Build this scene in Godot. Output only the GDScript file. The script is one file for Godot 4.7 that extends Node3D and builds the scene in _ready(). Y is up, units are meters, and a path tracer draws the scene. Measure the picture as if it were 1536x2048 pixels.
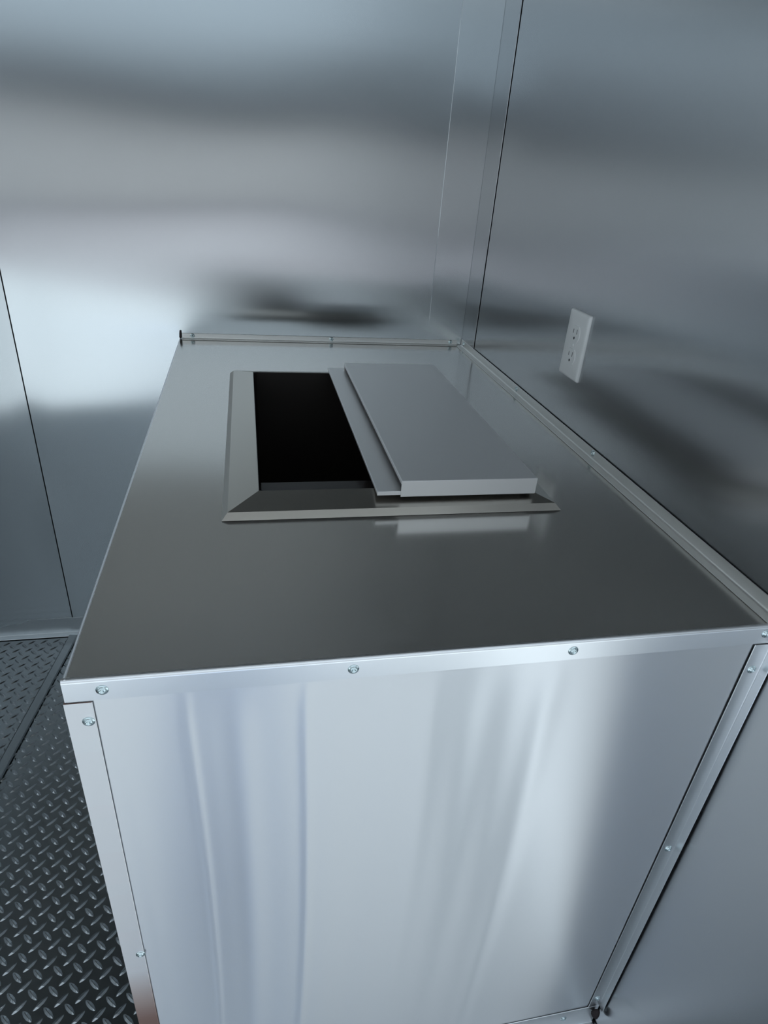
extends Node3D
# A stainless counter with a drop-in bin in the corner of a metal-lined trailer.
# Axes: back wall at z = 0, right wall at x = 0, the room lies at x < 0, z > 0; y is up; metres.

const W := 0.735      # counter width (x from -W to 0)
const D := 1.192      # counter depth (z from 0 to D)
const H := 0.9        # counter height
const ROOM_X := -2.1
const ROOM_Z := 2.05
const ROOM_Y := 2.28
const SIDE_Z := 1.47     # the right wall ends here, at the open side doorway

var M := {}
var rng := RandomNumberGenerator.new()

# ---------------------------------------------------------------- naming helpers
func numbered(parent: Node, called: String) -> String:
	if parent.get_node_or_null(called) == null:
		return called
	var k := 1
	while parent.get_node_or_null("%s_%03d" % [called, k]) != null:
		k += 1
	return "%s_%03d" % [called, k]

func put(called: String, mesh: Mesh, mat: Material, parent: Node = self, at := Vector3.ZERO) -> MeshInstance3D:
	var o := MeshInstance3D.new()
	o.name = numbered(parent, called)
	o.mesh = mesh
	o.material_override = mat
	o.position = at
	parent.add_child(o, true)
	return o

func thing(called: String, label: String, category: String, at := Vector3.ZERO, group := "") -> Node3D:
	var o := Node3D.new()
	o.name = numbered(self, called)
	o.position = at
	add_child(o, true)
	o.set_meta("label", label)
	o.set_meta("category", category)
	if group != "":
		o.set_meta("group", group)
	return o

func structure(called: String, label: String, category: String) -> Node3D:
	var o := thing(called, label, category)
	o.set_meta("kind", "structure")
	return o

# ---------------------------------------------------------------- mesh helpers
# All faces are given counter-clockwise seen from outside and turned round here.
class Shape:
	var st := SurfaceTool.new()
	func _init() -> void:
		st.begin(Mesh.PRIMITIVE_TRIANGLES)
		st.set_smooth_group(-1)
	func v(p: Vector3, uv: Vector2) -> void:
		st.set_uv(uv)
		st.add_vertex(p)
	static func flat_uv(p: Vector3, n: Vector3) -> Vector2:
		var a := n.abs()
		if a.y >= a.x and a.y >= a.z:
			return Vector2(p.x, p.z)
		if a.x >= a.z:
			return Vector2(p.z, p.y)
		return Vector2(p.x, p.y)
	func tri(a: Vector3, b: Vector3, c: Vector3) -> void:
		var n := (b - a).cross(c - a)
		v(a, flat_uv(a, n))
		v(c, flat_uv(c, n))
		v(b, flat_uv(b, n))
	func quad(a: Vector3, b: Vector3, c: Vector3, d: Vector3) -> void:
		tri(a, b, c)
		tri(a, c, d)
	func smooth(on: bool) -> void:
		st.set_smooth_group(0 if on else -1)
	func done() -> ArrayMesh:
		st.index()
		st.generate_normals()
		return st.commit()

# box from lo to hi with chamfered edges
func add_box(s: Shape, lo: Vector3, hi: Vector3, b := 0.0) -> void:
	if b <= 0.0:
		var c := [Vector3(lo.x, lo.y, lo.z), Vector3(hi.x, lo.y, lo.z), Vector3(hi.x, hi.y, lo.z), Vector3(lo.x, hi.y, lo.z),
			Vector3(lo.x, lo.y, hi.z), Vector3(hi.x, lo.y, hi.z), Vector3(hi.x, hi.y, hi.z), Vector3(lo.x, hi.y, hi.z)]
		for f in [[4, 5, 6, 7], [1, 0, 3, 2], [5, 1, 2, 6], [0, 4, 7, 3], [7, 6, 2, 3], [0, 1, 5, 4]]:
			s.quad(c[f[0]], c[f[1]], c[f[2]], c[f[3]])
		return
	var mid := (lo + hi) / 2
	var half := (hi - lo) / 2
	# for each corner, three vertices: one on each face
	var P := func(sx: float, sy: float, sz: float, axis: int) -> Vector3:
		var q := Vector3(sx * half.x, sy * half.y, sz * half.z)
		var sg := Vector3(sx, sy, sz)
		for k in 3:
			if k != axis:
				q[k] -= sg[k] * b
		return mid + q
	var face := func(q: Array) -> void:
		var n: Vector3 = (q[1] - q[0]).cross(q[2] - q[0])
		var cc := Vector3.ZERO
		for p in q:
			cc += p
		cc /= q.size()
		if n.dot(cc - mid) < 0:
			q.reverse()
		if q.size() == 4:
			s.quad(q[0], q[1], q[2], q[3])
		else:
			s.tri(q[0], q[1], q[2])
	for axis in 3:
		var u := (axis + 1) % 3
		var w := (axis + 2) % 3
		for sg in [-1.0, 1.0]:
			var q := []
			for t in [[-1, -1], [1, -1], [1, 1], [-1, 1]]:
				var g := Vector3.ZERO
				g[axis] = sg
				g[u] = t[0]
				g[w] = t[1]
				q.append(P.call(g.x, g.y, g.z, axis))
			face.call(q)
		# edges parallel to this axis
		for a in [-1.0, 1.0]:
			for c in [-1.0, 1.0]:
				var g0 := Vector3.ZERO
				g0[axis] = -1
				g0[u] = a
				g0[w] = c
				var g1 := g0
				g1[axis] = 1
				face.call([P.call(g0.x, g0.y, g0.z, u), P.call(g1.x, g1.y, g1.z, u), P.call(g1.x, g1.y, g1.z, w), P.call(g0.x, g0.y, g0.z, w)])
	for sx in [-1.0, 1.0]:
		for sy in [-1.0, 1.0]:
			for sz in [-1.0, 1.0]:
				face.call([P.call(sx, sy, sz, 0), P.call(sx, sy, sz, 1), P.call(sx, sy, sz, 2)])

func box(lo: Vector3, hi: Vector3, b := 0.0) -> ArrayMesh:
	var s := Shape.new()
	add_box(s, lo, hi, b)
	return s.done()

# extrude a closed outline (in the plane u, v; counter-clockwise seen against u x v) from a to a + along
func add_extrusion(s: Shape, outline: PackedVector2Array, origin: Vector3, u: Vector3, w: Vector3, along: Vector3) -> void:
	var n := outline.size()
	var pts := outline
	if (u.cross(w)).dot(along) < 0:
		pts = outline.duplicate()
		pts.reverse()
	var area := 0.0
	for i in n:
		area += pts[i].cross(pts[(i + 1) % n])
	var right := area > 0
	if (u.cross(w)).dot(along) < 0:
		right = not right
	var p3 := func(q: Vector2) -> Vector3: return origin + u * q.x + w * q.y
	for i in n:
		var a: Vector3 = p3.call(pts[i])
		var b: Vector3 = p3.call(pts[(i + 1) % n])
		if right:
			s.quad(a, b, b + along, a + along)
		else:
			s.quad(b, a, a + along, b + along)
	var idx := Geometry2D.triangulate_polygon(pts)
	for i in range(0, idx.size(), 3):
		var a: Vector3 = p3.call(pts[idx[i]])
		var b: Vector3 = p3.call(pts[idx[i + 1]])
		var c: Vector3 = p3.call(pts[idx[i + 2]])
		if (b - a).cross(c - a).dot(along) > 0:
			s.tri(a + along, b + along, c + along)
			s.tri(a, c, b)
		else:
			s.tri(a + along, c + along, b + along)
			s.tri(a, b, c)

func extrusion(outline: PackedVector2Array, origin: Vector3, u: Vector3, w: Vector3, along: Vector3) -> ArrayMesh:
	var s := Shape.new()
	add_extrusion(s, outline, origin, u, w, along)
	return s.done()

# an L angle: legs a (along +x of the outline) and b (along +y), thickness t, with a rounded heel and rounded toes
func angle_outline(a: float, b: float, t: float, fillet := 0.003) -> PackedVector2Array:
	var o := PackedVector2Array()
	o.append(Vector2(0, 0))
	o.append(Vector2(a - t * 0.5, 0))
	o.append(Vector2(a, t * 0.5))
	o.append(Vector2(a - t * 0.4, t))
	for k in 6:
		var g := PI / 2 * k / 5.0
		o.append(Vector2(t + fillet - fillet * sin(g), t + fillet - fillet * cos(g)))
	o.append(Vector2(t, b - t * 0.4))
	o.append(Vector2(t * 0.5, b))
	o.append(Vector2(0, b - t * 0.5))
	return o

# lathe a profile of (radius, height) round an axis
func lathe(profile: Array, axis: Vector3, segs := 24) -> ArrayMesh:
	var s := Shape.new()
	s.smooth(true)
	var up := axis.normalized()
	var u := up.cross(Vector3(0.3, 0.5, 0.8)).normalized()
	var w := up.cross(u)
	for i in segs:
		var a0 := TAU * i / segs
		var a1 := TAU * (i + 1) / segs
		for k in profile.size() - 1:
			var p: Vector2 = profile[k]
			var q: Vector2 = profile[k + 1]
			var d0 := u * cos(a0) + w * sin(a0)
			var d1 := u * cos(a1) + w * sin(a1)
			var A := d0 * p.x + up * p.y
			var B := d1 * p.x + up * p.y
			var C := d1 * q.x + up * q.y
			var E := d0 * q.x + up * q.y
			if p.x > 1e-6:
				s.tri(A, B, C)
			if q.x > 1e-6:
				s.tri(A, C, E)
	return s.done()

# a sheet of metal: subdivided front face that bows a little, with thickness behind it
func sheet(origin: Vector3, du: Vector3, dv: Vector3, nu: int, nv: int, thick: float, bow: Callable) -> ArrayMesh:
	var s := Shape.new()
	var n := du.cross(dv).normalized()
	var P := func(i: int, j: int) -> Vector3:
		var a := float(i) / nu
		var b := float(j) / nv
		var edge := minf(1.0, minf(minf(a, 1 - a) * du.length(), minf(b, 1 - b) * dv.length()) / 0.04)
		return origin + du * a + dv * b + n * (bow.call(origin + du * a + dv * b) * edge)
	s.smooth(true)
	var lu := du.length()
	var lv := dv.length()
	for i in nu:
		for j in nv:
			var q := [[i, j], [i + 1, j], [i + 1, j + 1], [i, j + 1]]
			for k in [0, 2, 1, 0, 3, 2]:
				s.v(P.call(q[k][0], q[k][1]), Vector2(float(q[k][0]) / nu * lu, float(q[k][1]) / nv * lv))
	s.smooth(false)
	var b := -n * thick
	var c := [origin, origin + du, origin + du + dv, origin + dv]
	for k in 4:
		var p: Vector3 = c[k]
		var q: Vector3 = c[(k + 1) % 4]
		s.quad(p + b, q + b, q, p)
	s.quad(c[3] + b, c[2] + b, c[1] + b, c[0] + b)
	return s.done()

# ---------------------------------------------------------------- materials
func metal(name_: String, color: Color, rough: float, aniso := 0.0, grain := 0.0, stretch := Vector3(1, 1, 1)) -> StandardMaterial3D:
	var m := StandardMaterial3D.new()
	m.resource_name = name_
	m.metallic = 1.0
	m.albedo_color = color
	m.roughness = rough
	if aniso != 0.0:
		m.anisotropy_enabled = true
		m.anisotropy = aniso
	if grain > 0.0:
		m.normal_enabled = true
		m.normal_scale = grain
		m.normal_texture = M.brushed
		m.uv1_triplanar = true
		m.uv1_scale = stretch
	return m

func plain(name_: String, color: Color, rough: float) -> StandardMaterial3D:
	var m := StandardMaterial3D.new()
	m.resource_name = name_
	m.albedo_color = color
	m.roughness = rough
	return m

func make_materials() -> void:
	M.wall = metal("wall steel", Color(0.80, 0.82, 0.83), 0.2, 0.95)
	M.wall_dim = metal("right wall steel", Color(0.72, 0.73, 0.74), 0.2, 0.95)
	M.wall_low = metal("wall steel", Color(0.80, 0.82, 0.83), 0.40, 0.4)
	M.left_wall = plain("pale wall lining", Color(0.86, 0.88, 0.89), 0.35)
	M.panel = metal("cabinet steel", Color(0.94, 0.95, 0.96), 0.40, -1.0)
	# the left corner angle turns brown over its lowest third
	M.brown_foot = M.panel.duplicate()
	M.brown_foot.resource_name = "stained steel"
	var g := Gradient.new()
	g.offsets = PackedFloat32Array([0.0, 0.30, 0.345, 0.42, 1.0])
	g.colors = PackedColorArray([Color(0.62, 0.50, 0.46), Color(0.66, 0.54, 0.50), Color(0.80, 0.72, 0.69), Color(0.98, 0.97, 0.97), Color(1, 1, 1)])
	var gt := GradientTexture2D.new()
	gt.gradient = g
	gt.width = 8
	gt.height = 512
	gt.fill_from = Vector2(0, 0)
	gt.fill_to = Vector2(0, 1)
	M.brown_foot.albedo_texture = gt
	M.top = metal("counter steel", Color(0.76, 0.755, 0.74), 0.16)
	M.top.metallic = 0.9
	M.lid = metal("lid steel", Color(0.90, 0.90, 0.90), 0.22)
	M.lid_edge = metal("folded lid edge", Color(0.95, 0.95, 0.95), 0.5)
	M.rim = metal("rim steel", Color(0.74, 0.725, 0.695), 0.30)
	M.trim = metal("trim aluminium", Color(0.93, 0.94, 0.95), 0.36)
	M.flash = metal("flashing aluminium", Color(0.93, 0.93, 0.92), 0.46)
	M.tread = metal("tread plate", Color(0.50, 0.52, 0.53), 0.22)
	M.tread.metallic = 1.0
	M.lug = metal("tread lugs", Color(0.62, 0.64, 0.65), 0.2)
	M.lug.metallic = 1.0
	M.screw = metal("zinc screw", Color(0.80, 0.86, 0.87), 0.22)
	M.recess = metal("screw recess", Color(0.30, 0.33, 0.34), 0.45)
	M.liner = plain("dark liner", Color(0.14, 0.12, 0.11), 0.45)
	M.plastic = plain("white plastic", Color(0.90, 0.91, 0.91), 0.35)
	M.slot = plain("slot", Color(0.22, 0.24, 0.25), 0.7)
	M.sealant = plain("dark sealant", Color(0.16, 0.12, 0.13), 0.7)
	M.ceiling = metal("ceiling aluminium", Color(0.58, 0.57, 0.56), 0.36)
	M.ground = plain("concrete", Color(0.68, 0.69, 0.69), 0.9)
	M.house_wall = plain("house wall", Color(0.82, 0.80, 0.79), 0.8)
	M.garden_wall = plain("garden wall", Color(0.76, 0.73, 0.735), 0.9)
	M.eaves = plain("dark eaves", Color(0.13, 0.15, 0.18), 0.7)
	M.roof = plain("pale roof", Color(0.43, 0.46, 0.48), 0.7)
	M.leg_stand_in = plain("blue plastic", Color(0.55, 0.68, 0.88), 0.4)
	M.core = plain("wall core", Color(0.06, 0.06, 0.06), 0.8)

# ---------------------------------------------------------------- screws
func screw_meshes(axis: Vector3) -> Array:
	var head := lathe([Vector2(0.0, 0.0006), Vector2(0.0012, 0.0008), Vector2(0.0019, 0.0026), Vector2(0.0024, 0.0027), Vector2(0.0032, 0.0022), Vector2(0.0039, 0.0012), Vector2(0.0041, 0.0008), Vector2(0.0053, 0.0007), Vector2(0.0056, 0.0)], axis, 20)
	var s := Shape.new()
	var up := axis.normalized()
	var u := up.cross(Vector3(0.3, 0.9, 0.45)).normalized()
	var w := up.cross(u)
	for k in 2:
		var a := u if k == 0 else w
		var b := w if k == 0 else -u
		var o := up * 0.00095
		s.quad(o - a * 0.0022 - b * 0.0006, o + a * 0.0022 - b * 0.0006, o + a * 0.0022 + b * 0.0006, o - a * 0.0022 + b * 0.0006)
	return [head, s.done()]

func add_screws(parent: Node3D, axis: Vector3, where: Array, sub := true) -> void:
	var m := screw_meshes(axis)
	for p in where:
		var o := put("screw", m[0], M.screw, parent, p)
		if sub:
			put("drive_recess", m[1], M.recess, o)

# ---------------------------------------------------------------- scene
func _ready() -> void:
	rng.seed = 7
	# camera
	var cam := Camera3D.new()
	cam.name = "camera"
	cam.keep_aspect = Camera3D.KEEP_HEIGHT
	cam.fov = 78.43
	cam.near = 0.05
	cam.far = 200.0
	var bx := Vector3(0.97868, 0.07227, 0.19224)
	var by := Vector3(0.03064, 0.87418, -0.48464)
	var bz := Vector3(-0.20308, 0.48020, 0.85333)
	cam.transform = Transform3D(Basis(bx, by, bz).orthonormalized(), Vector3(-0.5665, 1.3084, 1.6369))
	add_child(cam)
	cam.current = true
	# sky and exposure
	var env := Environment.new()
	var sky := Sky.new()
	var sm := ProceduralSkyMaterial.new()
	sm.sky_top_color = Color(0.77, 0.82, 0.86)
	sm.sky_horizon_color = Color(0.84, 0.87, 0.89)
	sm.sky_curve = 0.2
	sm.ground_bottom_color = Color(0.62, 0.64, 0.66)
	sm.ground_horizon_color = Color(0.80, 0.86, 0.90)
	sm.sky_energy_multiplier = 1.0
	sky.sky_material = sm
	env.background_mode = Environment.BG_SKY
	env.sky = sky
	env.tonemap_mode = Environment.TONE_MAPPER_LINEAR
	env.tonemap_exposure = 1.55
	env.sdfgi_enabled = true
	env.ssao_enabled = true
	env.ssil_enabled = true
	var we := WorldEnvironment.new()
	we.name = "world_environment"
	we.environment = env
	add_child(we)

	var sun := DirectionalLight3D.new()
	sun.name = "sun"
	sun.light_color = Color(0.95, 0.98, 1.0)
	sun.light_energy = 1.6
	sun.light_angular_distance = 0.53
	sun.shadow_enabled = true
	sun.transform = Transform3D(Basis.looking_at(-Vector3(0.0, 2.2, -0.2), Vector3.UP), Vector3.ZERO)
	add_child(sun)

	make_materials()
	build_room()
	build_floor()
	build_trims()
	build_cabinet()
	build_countertop()
	build_bin()
	build_lids()
	build_outlet()
	build_yard()

var wave: FastNoiseLite

func build_room() -> void:
	wave = FastNoiseLite.new()
	wave.seed = 11
	wave.noise_type = FastNoiseLite.TYPE_SIMPLEX_SMOOTH
	wave.frequency = 1.0
	wave.fractal_octaves = 1
	# back wall: a core and its two sheets, the joint 1.11 m from the corner
	var back := structure("wall_back", "brushed steel back wall behind the counter, lined with large sheets", "wall")
	put("wall_core", box(Vector3(ROOM_X - 0.1, -0.1, -0.10), Vector3(0.1, ROOM_Y + 0.1, -0.004)), M.core, back)
	var bow_back := func(p: Vector3) -> float: return 0.0022 * wave.get_noise_2d(p.x * 1.1, p.y * 2.4)
	put("wall_panel", sheet(Vector3(-1.1085, 0, 0), Vector3(1.1085, 0, 0), Vector3(0, ROOM_Y, 0), 44, 84, 0.0035, bow_back), M.wall, back)
	put("wall_panel", sheet(Vector3(ROOM_X, 0, 0), Vector3(-1.1115 - ROOM_X, 0, 0), Vector3(0, ROOM_Y, 0), 44, 84, 0.0035, bow_back), M.wall, back)
	# right wall
	var right := structure("wall_right", "brushed steel right wall that carries the outlet", "wall")
	put("wall_core", box(Vector3(0.004, -0.1, -0.10), Vector3(0.10, ROOM_Y + 0.1, SIDE_Z)), M.core, right)
	var bow_right := func(p: Vector3) -> float: return 0.0014 * wave.get_noise_2d(p.z * 1.1 + 40.0, p.y * 2.0)
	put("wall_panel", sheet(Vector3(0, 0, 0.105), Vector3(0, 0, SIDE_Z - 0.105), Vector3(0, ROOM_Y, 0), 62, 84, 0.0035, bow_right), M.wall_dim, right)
	# left wall; its opening is added to let in side light
	var left := structure("wall_left", "pale left wall of the trailer with an added opening that lets in side light", "wall")
	var ls := Shape.new()
	var lx := ROOM_X - 0.1
	add_box(ls, Vector3(lx, -0.1, -0.1), Vector3(ROOM_X, ROOM_Y + 0.1, 0.25))
	add_box(ls, Vector3(lx, -0.1, 0.25), Vector3(ROOM_X, 1.0, 1.55))
	add_box(ls, Vector3(lx, 1.95, 0.25), Vector3(ROOM_X, ROOM_Y + 0.1, 1.55))
	add_box(ls, Vector3(lx, -0.1, 1.55), Vector3(ROOM_X, ROOM_Y + 0.1, ROOM_Z + 0.1))
	put("wall_panel", ls.done(), M.left_wall, left)
	# rear end with its doors folded away
	var rear := structure("wall_front", "end frame of the trailer behind the camera with its wide doorway open", "wall")
	put("door_post", box(Vector3(ROOM_X, -0.1, ROOM_Z), Vector3(ROOM_X + 0.06, ROOM_Y + 0.1, ROOM_Z + 0.06)), M.wall_low, rear)
	put("door_post", box(Vector3(-0.05, -0.1, ROOM_Z), Vector3(0.004, ROOM_Y + 0.1, ROOM_Z + 0.06)), M.wall_low, rear)
	put("door_header", box(Vector3(ROOM_X + 0.06, ROOM_Y - 0.02, ROOM_Z), Vector3(-0.05, ROOM_Y + 0.1, ROOM_Z + 0.06)), M.wall_low, rear)
	var ceil := put("ceiling", box(Vector3(ROOM_X - 0.1, ROOM_Y, -0.1), Vector3(0.1, ROOM_Y + 0.1, ROOM_Z + 0.1)), M.ceiling)
	ceil.set_meta("kind", "structure")
	ceil.set_meta("label", "pale ceiling of the trailer above the steel walls")
	ceil.set_meta("category", "ceiling")
	var ground := put("ground", box(Vector3(-30, -0.7, -10), Vector3(30, -0.4, 40)), M.ground)
	ground.set_meta("kind", "structure")
	ground.set_meta("label", "grey concrete yard outside the trailer")
	ground.set_meta("category", "ground")
	var gw := thing("garden_wall", "low pinkish garden wall with a dark coping in front of the house", "wall", Vector3(-1, -0.4, 9.2))
	put("wall", box(Vector3(-12, 0, 0), Vector3(12, 0.72, 0.2)), M.garden_wall, gw)
	put("coping", box(Vector3(-12, 0.72, -0.03), Vector3(12, 0.82, 0.23), 0.01), M.eaves, gw)
	# the low house across the yard, which the polished walls mirror
	var house := thing("house", "long low pale house with dark eaves across the yard behind the camera", "house", Vector3(-1, -0.4, 11.0))
	put("wall", box(Vector3(-14, 0, 0), Vector3(14, 2.4, 6)), M.house_wall, house)
	put("eaves", box(Vector3(-14.4, 2.4, -0.5), Vector3(14.4, 2.9, 6.4)), M.eaves, house)
	put("roof", extrusion(PackedVector2Array([Vector2(-0.5, 2.9), Vector2(6.4, 2.9), Vector2(3.0, 5.2)]), Vector3(-14.4, 0, 0), Vector3(0, 0, 1), Vector3(0, 1, 0), Vector3(28.8, 0, 0)), M.roof, house)

func build_yard() -> void:  # blue cylinder added to mirror as the legs of someone behind the camera
	var d := thing("leg_stand_in", "narrow blue cylinder added to stand in for a mirrored person behind the camera", "leg_stand_in", Vector3(-0.69, -0.4, 2.5))
	var p := []
	for q in [[0.0, 0.80], [0.14, 0.80], [0.165, 0.78], [0.17, 0.75], [0.17, 0.56], [0.178, 0.55], [0.178, 0.53], [0.17, 0.52], [0.17, 0.28], [0.178, 0.27], [0.178, 0.25], [0.17, 0.24], [0.166, 0.02], [0.15, 0.0], [0.0, 0.0]]:
		p.append(Vector2(q[0], q[1]))
	put("stand_in_body", lathe(p, Vector3(0, 1, 0), 40), M.leg_stand_in, d)
	put("stand_in_cap", lathe([Vector2(0, 0.02), Vector2(0.05, 0.02), Vector2(0.055, 0.0)], Vector3(0, 1, 0), 16), M.leg_stand_in, d, Vector3(0, 0.80, 0))

# one raised lug of the tread plate: a lens with a ridge
func lug_shape(s: Shape, at: Vector3, turn: float) -> void:
	var l := 0.0135
	var w := 0.0044
	var h := 0.0022
	var d := Vector3(cos(turn), 0, -sin(turn))
	var n := Vector3(sin(turn), 0, cos(turn))
	var ring := []
	for k in 10:
		var t := TAU * k / 10.0
		var ct := cos(t)
		ring.append(at + d * (l * ct) + n * (w * sin(t) * (1.0 - 0.25 * ct * ct)))
	var up := Vector3(0, h, 0)
	var tops := []
	for k in 10:
		var t := TAU * k / 10.0
		tops.append(at + d * (l * 0.62 * cos(t)) + n * (w * 0.12 * sin(t)) + up)
	for k in 10:
		var j := (k + 1) % 10
		s.quad(ring[k], ring[j], tops[j], tops[k])
	for k in range(1, 9):
		s.tri(tops[0], tops[k], tops[k + 1])

func build_floor() -> void:
	var fl := structure("floor", "diamond tread plate floor of the aisle left of the counter", "floor")
	put("floor_plate", box(Vector3(ROOM_X - 0.1, -0.1, -0.1), Vector3(0.1, 0.0, ROOM_Z + 0.1)), M.tread, fl)
	var near := []
	var px := 0.0335
	var pz := 0.0325
	var eye := Vector3(-0.5665, 1.3084, 1.6369)
	for i in range(-30, 40):
		for j in range(-30, 40):
			for k in 2:
				var p := Vector3(-0.9876 + px * (i + 0.5 * k), 0, 0.911 + pz * (j + 0.5 * k))
				if p.x < ROOM_X + 0.02 or p.x > -0.02 or p.z < 0.02 or p.z > ROOM_Z - 0.02:
					continue
				if p.x > -W - 0.01 and p.z < D + 0.01:
					continue
				near.append([p, k, p.distance_to(eye) if p.x > -1.32 and p.z < 1.25 and p.x < -0.70 else 50.0 + p.distance_to(eye)])
	near.sort_custom(func(a, b): return a[2] < b[2])
	var meshes := []
	for k in 2:
		var s := Shape.new()
		lug_shape(s, Vector3.ZERO, PI / 4 if k == 0 else -PI / 4)
		meshes.append(s.done())
	var rest := [[], []]
	for n in near.size():
		var e: Array = near[n]
		if n < 300:
			var o := MeshInstance3D.new()
			o.name = "tread_lug" if n == 0 else "tread_lug_%03d" % n
			o.mesh = meshes[e[1]]
			o.material_override = M.lug
			o.position = e[0]
			fl.add_child(o, true)
		else:
			rest[e[1]].append(e[0])
	for k in 2:
		var mm := MultiMesh.new()
		mm.transform_format = MultiMesh.TRANSFORM_3D
		mm.mesh = meshes[k]
		mm.instance_count = rest[k].size()
		for i in rest[k].size():
			mm.set_instance_transform(i, Transform3D(Basis(), rest[k][i]))
		var mi := MultiMeshInstance3D.new()
		mi.name = "far_tread_lugs" if k == 0 else "far_tread_lugs_001"
		mi.multimesh = mm
		mi.material_override = M.lug
		mi.set_meta("kind", "stuff")
		fl.add_child(mi, true)

func build_trims() -> void:
	# tall corner angle, 98 mm on each wall
	var t1 := structure("trim_1", "tall steel corner angle where the back and right walls meet", "trim")
	put("angle_leg", box(Vector3(-0.098, 0.0, 0.0002), Vector3(-0.0014, ROOM_Y, 0.0014), 0.0004), M.wall, t1)
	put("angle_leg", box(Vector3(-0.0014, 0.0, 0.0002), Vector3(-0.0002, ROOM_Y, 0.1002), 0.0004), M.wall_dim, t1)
	# small angles that seal the counter to the walls
	var t2 := structure("trim_2", "thin screwed aluminium angle along the back edge of the countertop", "trim")
	put("flashing_angle", extrusion(angle_outline(0.014, 0.0142, 0.0014), Vector3(-0.727, H, 0.0005), Vector3(0, 0, 1), Vector3(0, 1, 0), Vector3(0.713, 0, 0)), M.flash, t2)
	add_screws(t2, Vector3(0, 0, 1), [Vector3(-0.7022, 0.9085, 0.0018), Vector3(-0.3555, 0.9085, 0.0018), Vector3(-0.0329, 0.9085, 0.0018)])
	var blob := lathe([Vector2(0.0, 0.011), Vector2(0.0022, 0.0095), Vector2(0.003, 0.002), Vector2(0.0032, -0.006), Vector2(0.0016, -0.0095), Vector2(0.0, -0.010)], Vector3(0.05, 1, 0), 12)
	put("sealant_dab", blob, M.sealant, t2, Vector3(-0.7305, H + 0.0105, 0.003))
	var t3 := structure("trim_3", "thin screwed aluminium angle along the right edge of the countertop", "trim")
	put("flashing_angle", extrusion(angle_outline(0.016, 0.018, 0.0014), Vector3(-0.0013, H, 0.004), Vector3(-1, 0, 0), Vector3(0, 1, 0), Vector3(0, 0, D - 0.007)), M.flash, t3)
	add_screws(t3, Vector3(-1, 0, 0), [Vector3(-0.0027, 0.9098, 0.0268), Vector3(-0.0027, 0.9105, 0.4062), Vector3(-0.0027, 0.9115, 0.752)])
	# kick trims where the walls meet the floor
	var b1 := structure("baseboard_back", "low steel kick trim along the foot of the back wall", "baseboard")
	put("kick_angle", extrusion(angle_outline(0.02, 0.056, 0.0015, 0.002), Vector3(ROOM_X, 0.0018, 0.0), Vector3(0, 0, 1), Vector3(0, 1, 0), Vector3(-W - 0.004 - ROOM_X, 0, 0)), M.wall_low, b1)
	var b2 := structure("baseboard_right", "low steel kick trim along the foot of the right wall in front of the cabinet", "baseboard")
	put("kick_angle", extrusion(angle_outline(0.02, 0.057, 0.0015, 0.002), Vector3(0.0, 0.0018, D + 0.03), Vector3(-1, 0, 0), Vector3(0, 1, 0), Vector3(0, 0, SIDE_Z - D - 0.03)), M.wall_low, b2)
	# flat cover strip over a joint of the floor plates
	var t4 := structure("trim_4", "flat metal cover strip over the floor joint beside the counter", "trim")
	var a := Vector3(-1.098, 0.0018, 0.02)
	var b := Vector3(-1.192, 0.0018, 0.80)
	var dir := (b - a).normalized()
	var side := Vector3(0, 1, 0).cross(dir).normalized()
	put("cover_strip", extrusion(PackedVector2Array([Vector2(0, 0), Vector2(0.026, 0), Vector2(0.026, 0.002), Vector2(0.023, 0.004), Vector2(0.003, 0.004), Vector2(0, 0.002)]), a, side * (-1.0 if side.x > 0 else 1.0), Vector3(0, 1, 0), b - a), M.tread, t4)

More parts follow.
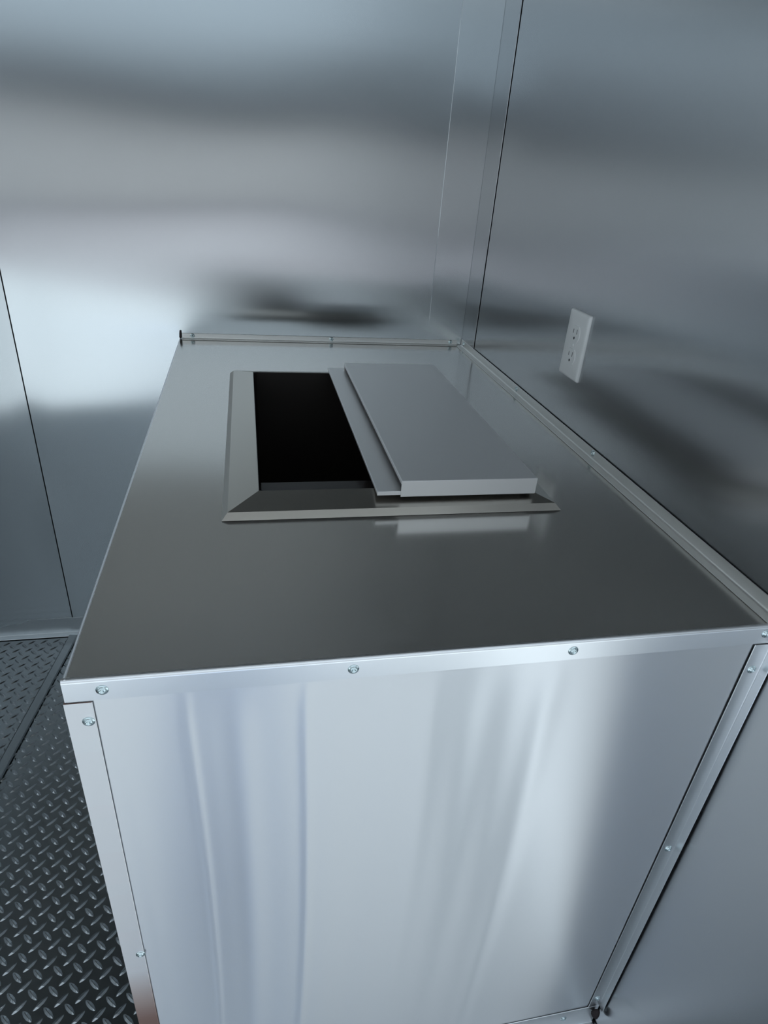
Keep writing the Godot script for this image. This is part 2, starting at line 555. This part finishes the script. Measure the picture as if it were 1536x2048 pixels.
func build_cabinet() -> void:
	var c := thing("counter_cabinet", "large brushed steel cabinet with screwed corner angles under the countertop", "cabinet")
	# the thin front sheet has soft vertical buckles
	var bow_front := func(p: Vector3) -> float:
		var h := 0.0008 * wave.get_noise_2d(p.x * 2.2 + 7.0, p.y * 0.6)
		for q in [[-0.642, 0.005, -0.0005], [-0.60, 0.02, 0.0012], [-0.529, 0.006, 0.0007], [-0.47, 0.022, -0.0009], [-0.40, 0.014, 0.0009], [-0.335, 0.02, -0.0010], [-0.27, 0.016, 0.0012]]:
			h += q[2] * exp(-pow((p.x - q[0] - 0.012 * sin(p.y * 3.0)) / q[1], 2.0))
		return h
	put("front_panel", sheet(Vector3(-W + 0.001, 0.002, D - 0.002), Vector3(W - 0.0045, 0, 0), Vector3(0, H - 0.0275, 0), 260, 24, 0.02, bow_front), M.panel, c)
	put("side_panel", box(Vector3(-W + 0.001, 0.002, 0.002), Vector3(-W + 0.021, H - 0.0255, D - 0.022)), M.panel, c)
	# left corner angle: 24 mm on the front, 24 mm on the side
	var y0 := 0.002
	var y1 := 0.8735
	var lo := angle_outline(0.024, 0.024, 0.0013, 0.001)
	var left := put("corner_angle", extrusion(lo, Vector3(-W - 0.0014, y0, D + 0.0008), Vector3(1, 0, 0), Vector3(0, 0, -1), Vector3(0, y1 - y0, 0)), M.brown_foot, c)
	add_screws(left, Vector3(0, 0, 1), [Vector3(-0.7185, 0.8508, D + 0.0008), Vector3(-0.7165, 0.4572, D + 0.0008), Vector3(-0.7165, 0.09, D + 0.0008)], false)
	# right corner angle: 25 mm on the front panel, the other leg on the wall towards the room
	var right := put("corner_angle", extrusion(angle_outline(0.0220, 0.012, 0.0013, 0.001), Vector3(-0.0030, 0.06, D - 0.0005), Vector3(-1, 0, 0), Vector3(0, 0, 1), Vector3(0, y1 - 0.06, 0)), M.trim, c)
	add_screws(right, Vector3(0, 0, 1), [Vector3(-0.0150, 0.837, D + 0.0008), Vector3(-0.0140, 0.5047, D + 0.0008), Vector3(-0.0150, 0.0884, D + 0.0008)], false)
	# strip along the floor
	var base := put("base_angle", extrusion(angle_outline(0.03, 0.058, 0.0013, 0.002), Vector3(-W + 0.02, 0.0018, D - 0.0005), Vector3(0, 0, 1), Vector3(0, 1, 0), Vector3(W - 0.0240, 0, 0)), M.trim, c)
	add_screws(base, Vector3(0, 0, 1), [Vector3(-0.0668, 0.0375, D + 0.0008), Vector3(-0.37, 0.0375, D + 0.0008), Vector3(-0.66, 0.0375, D + 0.0008)], false)
	put("sealant_dab", lathe([Vector2(0.0, 0.008), Vector2(0.004, 0.006), Vector2(0.006, 0.0), Vector2(0.007, -0.006), Vector2(0.0, -0.008)], Vector3(0.2, 1, 0.1), 12), M.sealant, c, Vector3(-0.0115, 0.052, D + 0.008))

func build_countertop() -> void:
	var c := thing("countertop", "flat polished steel countertop with a rectangular cutout and folded screwed edges", "countertop")
	var y := H
	# top sheet with the cutout for the bin
	var r := 0.004
	var xs := [-W + r, -0.58, -0.165, -0.001]
	var zs := [0.0, 0.315, 0.895, D - r]
	var s := Shape.new()
	s.smooth(true)
	var t := 0.0015
	for i in 3:
		for j in 3:
			if i == 1 and j == 1:
				continue
			s.quad(Vector3(xs[i], y, zs[j + 1]), Vector3(xs[i + 1], y, zs[j + 1]), Vector3(xs[i + 1], y, zs[j]), Vector3(xs[i], y, zs[j]))
	s.smooth(false)
	for i in 3:
		for j in 3:
			if i == 1 and j == 1:
				continue
			s.quad(Vector3(xs[i], y - t, zs[j]), Vector3(xs[i + 1], y - t, zs[j]), Vector3(xs[i + 1], y - t, zs[j + 1]), Vector3(xs[i], y - t, zs[j + 1]))
	put("top_sheet", s.done(), M.top, c)
	# folded edges: a quarter round and a 25 mm drop
	var fold := func(drop: float) -> PackedVector2Array:
		var o := PackedVector2Array()
		for k in 7:
			var g := PI / 2 * k / 6.0
			o.append(Vector2(r * sin(g), r * cos(g) - r))
		o.append(Vector2(r, -drop))
		o.append(Vector2(r - 0.0014, -drop))
		o.append(Vector2(r - 0.0014, -r))
		o.append(Vector2(0, -0.0014))
		return o
	var ap := fold.call(0.0250) as PackedVector2Array
	var s2 := Shape.new()
	add_extrusion(s2, ap, Vector3(-W, y, D - r), Vector3(0, 0, 1), Vector3(0, 1, 0), Vector3(W - 0.001, 0, 0))
	var front := put("front_edge", s2.done(), M.trim, c)
	add_screws(front, Vector3(0, 0, 1), [Vector3(-0.7025, 0.8868, D), Vector3(-0.4778, 0.8868, D), Vector3(-0.2488, 0.8872, D), Vector3(-0.0171, 0.8890, D)], false)
	var s3 := Shape.new()
	add_extrusion(s3, ap, Vector3(-W + r, y, 0.001), Vector3(-1, 0, 0), Vector3(0, 1, 0), Vector3(0, 0, D - 0.003))
	put("side_edge", s3.done(), M.trim, c)

func build_bin() -> void:
	var b := thing("drop_in_bin", "dark open bin with a mitred steel rim sunk into the countertop", "bin", Vector3(0, H, 0))
	# rim: outer edge, short bevel, then a face rising inwards to the mouth
	var x0 := -0.607
	var x1 := -0.139
	var z0 := 0.288
	var z1 := 0.923
	var steps := [[0.0, 0.0005], [0.0076, 0.0088], [0.0475, 0.0185], [0.0482, 0.0180], [0.0480, 0.0140]]
	var rings := []
	for st in steps:
		var d: float = st[0]
		var h: float = st[1]
		rings.append([Vector3(x0 + d, h, z1 - d), Vector3(x1 - d, h, z1 - d), Vector3(x1 - d, h, z0 + d), Vector3(x0 + d, h, z0 + d)])
	for k in 4:
		var s := Shape.new()
		var j := (k + 1) % 4
		for i in rings.size() - 1:
			s.quad(rings[i][k], rings[i][j], rings[i + 1][j], rings[i + 1][k])
		# underside
		s.quad(rings[0][j], rings[0][k], rings[4][k], rings[4][j])
		put("rim_side", s.done(), M.rim, b)
	# liner: dark walls straight down from the rim with rounded corners, a ledge along the near side
	var L := Shape.new()
	var m := 0.0484
	var ring := func(d: float, h: float) -> Array:
		var pts := []
		var rad := 0.010
		var cs := [Vector2(x1 - d - rad, z1 - d - rad), Vector2(x0 + d + rad, z1 - d - rad), Vector2(x0 + d + rad, z0 + d + rad), Vector2(x1 - d - rad, z0 + d + rad)]
		for k in 4:
			for i in 6:
				var g := PI / 2 * (k + i / 5.0)
				pts.append(Vector3(cs[k].x + rad * cos(g), h, cs[k].y + rad * sin(g)))
		return pts
	var rows := [ring.call(m - 0.0006, 0.0181), ring.call(m, 0.0175), ring.call(m + 0.004, -0.36), ring.call(m + 0.012, -0.37)]
	for i in rows.size() - 1:
		for k in 24:
			var j := (k + 1) % 24
			L.quad(rows[i][j], rows[i][k], rows[i + 1][k], rows[i + 1][j])
			L.quad(rows[i][k] + Vector3(0, -0.002, 0), rows[i][j] + Vector3(0, -0.002, 0), rows[i + 1][j] + Vector3(0, -0.004, 0), rows[i + 1][k] + Vector3(0, -0.004, 0))
	var mid := Vector3((x0 + x1) / 2, -0.37, (z0 + z1) / 2)
	for k in 24:
		L.tri(mid, rows[3][(k + 1) % 24], rows[3][k])
	put("liner", L.done(), M.liner, b)
	put("liner_ledge", box(Vector3(x0 + m + 0.001, -0.012, 0.812), Vector3(x1 - m - 0.001, 0.0, z1 - m - 0.001), 0.0025), M.liner, b)

# a shallow tray turned upside down: a plate with its four edges folded down, drops in the order left, right, front, back
func lid_mesh(lo: Vector2, hi: Vector2, top: float, t: float, drops: Array, rr := 0.0016) -> Array:
	var plate := box(Vector3(lo.x, top - t, lo.y), Vector3(hi.x, top, hi.y), t * 0.45)
	var out := [plate]
	var s := [Vector3(lo.x, top - drops[0], lo.y + 0.001), Vector3(lo.x + t, top - t * 0.5, hi.y - 0.001)]
	out.append(box(s[0], s[1], t * 0.3))
	out.append(box(Vector3(hi.x - t, top - drops[1], lo.y + 0.001), Vector3(hi.x, top - t * 0.5, hi.y - 0.001), t * 0.3))
	out.append(box(Vector3(lo.x, top - drops[2], hi.y - t), Vector3(hi.x, top - t * 0.5, hi.y), t * 0.3))
	out.append(box(Vector3(lo.x, top - drops[3], lo.y), Vector3(hi.x, top - t * 0.5, lo.y + t), t * 0.3))
	return out

func build_lids() -> void:
	var low := thing("sliding_lid", "lower steel lid panel mostly hidden, its narrow edge showing beside the open bin", "lid", Vector3(-0.3, H + 0.0183, 0.61), "sliding lids of the bin")
	var m := lid_mesh(Vector2(-0.1030, -0.287), Vector2(0.110, 0.2915), 0.0078, 0.0014, [0.0050, 0.005, 0.0060, 0.006])
	for k in 5:
		put("plate" if k == 0 else "folded_edge", m[k], M.lid_edge, low)
	var top := thing("sliding_lid", "upper steel lid with deep folded front edge covering the right half of bin", "lid", Vector3(-0.27, H + 0.0183, 0.62), "sliding lids of the bin")
	m = lid_mesh(Vector2(-0.1005, -0.281), Vector2(0.0960, 0.2830), 0.0237, 0.0014, [0.0060, 0.022, 0.0240, 0.0235])
	for k in 5:
		put("plate" if k == 0 else "folded_edge", m[k], M.lid_edge, top)

	put("gap_shade", box(Vector3(-0.0985, 0.0086, -0.278), Vector3(-0.092, 0.0200, 0.280), 0.0008), M.liner, top)  # dark strip standing in for the deep shade under the lid edge

func build_outlet() -> void:
	var c := Vector3(0, 1.058, 0.6135)
	var o := thing("power_outlet", "white plastic duplex electrical outlet on the right wall above the counter", "outlet", c)
	# cover plate 70 x 115 mm with a rounded edge, thickness towards -x
	var s := Shape.new()
	s.smooth(true)
	var hw := 0.0360
	var hh := 0.0575
	var prof := [[0.0, 0.0], [0.0, -0.0024], [0.0006, -0.0038], [0.0020, -0.0050], [0.0040, -0.0058], [0.0075, -0.0062]]
	var ring := func(inset: float, x: float) -> Array:
		var pts := []
		var rad := maxf(0.003 - inset, 0.0006)
		for q in [[1, 1], [-1, 1], [-1, -1], [1, -1]]:
			for k in 5:
				var g: float = PI / 2 * k / 4.0 + {Vector2i(1, 1): 0.0, Vector2i(-1, 1): PI / 2, Vector2i(-1, -1): PI, Vector2i(1, -1): 1.5 * PI}[Vector2i(q[0], q[1])]
				pts.append(Vector3(x, q[1] * (hh - inset - rad) + rad * sin(g), q[0] * (hw - inset - rad) + rad * cos(g)))
		return pts
	var prev: Array = ring.call(prof[0][0], prof[0][1])
	for i in range(1, prof.size()):
		var next: Array = ring.call(prof[i][0], prof[i][1])
		for k in prev.size():
			var j := (k + 1) % prev.size()
			s.quad(prev[k], prev[j], next[j], next[k])
		prev = next
	var mid := Vector3(-0.0062, 0, 0)
	for k in prev.size():
		s.tri(mid, prev[k], prev[(k + 1) % prev.size()])
	put("cover_plate", s.done(), M.plastic, o)
	# two receptacles, each a rounded face with flat top and bottom, two slots and a ground hole
	for sgn in [1.0, -1.0]:
		var f := Shape.new()
		var pts := []
		for k in 32:
			var g := TAU * k / 32.0
			pts.append(Vector2(0.0172 * cos(g), clampf(0.0172 * sin(g), -0.0142, 0.0142)))
		for k in 32:
			var p: Vector2 = pts[k]
			var q: Vector2 = pts[(k + 1) % 32]
			var a := Vector3(-0.0060, p.y, p.x)
			var b := Vector3(-0.0060, q.y, q.x)
			var a2 := Vector3(-0.0074, p.y * 0.96, p.x * 0.96)
			var b2 := Vector3(-0.0074, q.y * 0.96, q.x * 0.96)
			f.quad(a, b, b2, a2)
			f.tri(Vector3(-0.0074, 0, 0), a2, b2)
		var rec := put("receptacle", f.done(), M.plastic, o, Vector3(0, 0.0195 * sgn, 0))
		for z in [-0.0063, 0.0063]:
			put("slot", box(Vector3(-0.00755, 0.0008, z - 0.0008), Vector3(-0.0070, 0.0078 if z < 0 else 0.0088, z + 0.0008)), M.slot, rec)
		put("ground_hole", lathe([Vector2(0, 0.00755), Vector2(0.0024, 0.00755), Vector2(0.0025, 0.007)], Vector3(-1, 0, 0), 14), M.slot, rec, Vector3(0, -0.0068, 0))
	put("plate_screw", lathe([Vector2(0, 0.0014), Vector2(0.002, 0.0011), Vector2(0.0034, 0.0)], Vector3(-1, 0, 0), 16), M.plastic, o, Vector3(-0.0061, 0, 0))
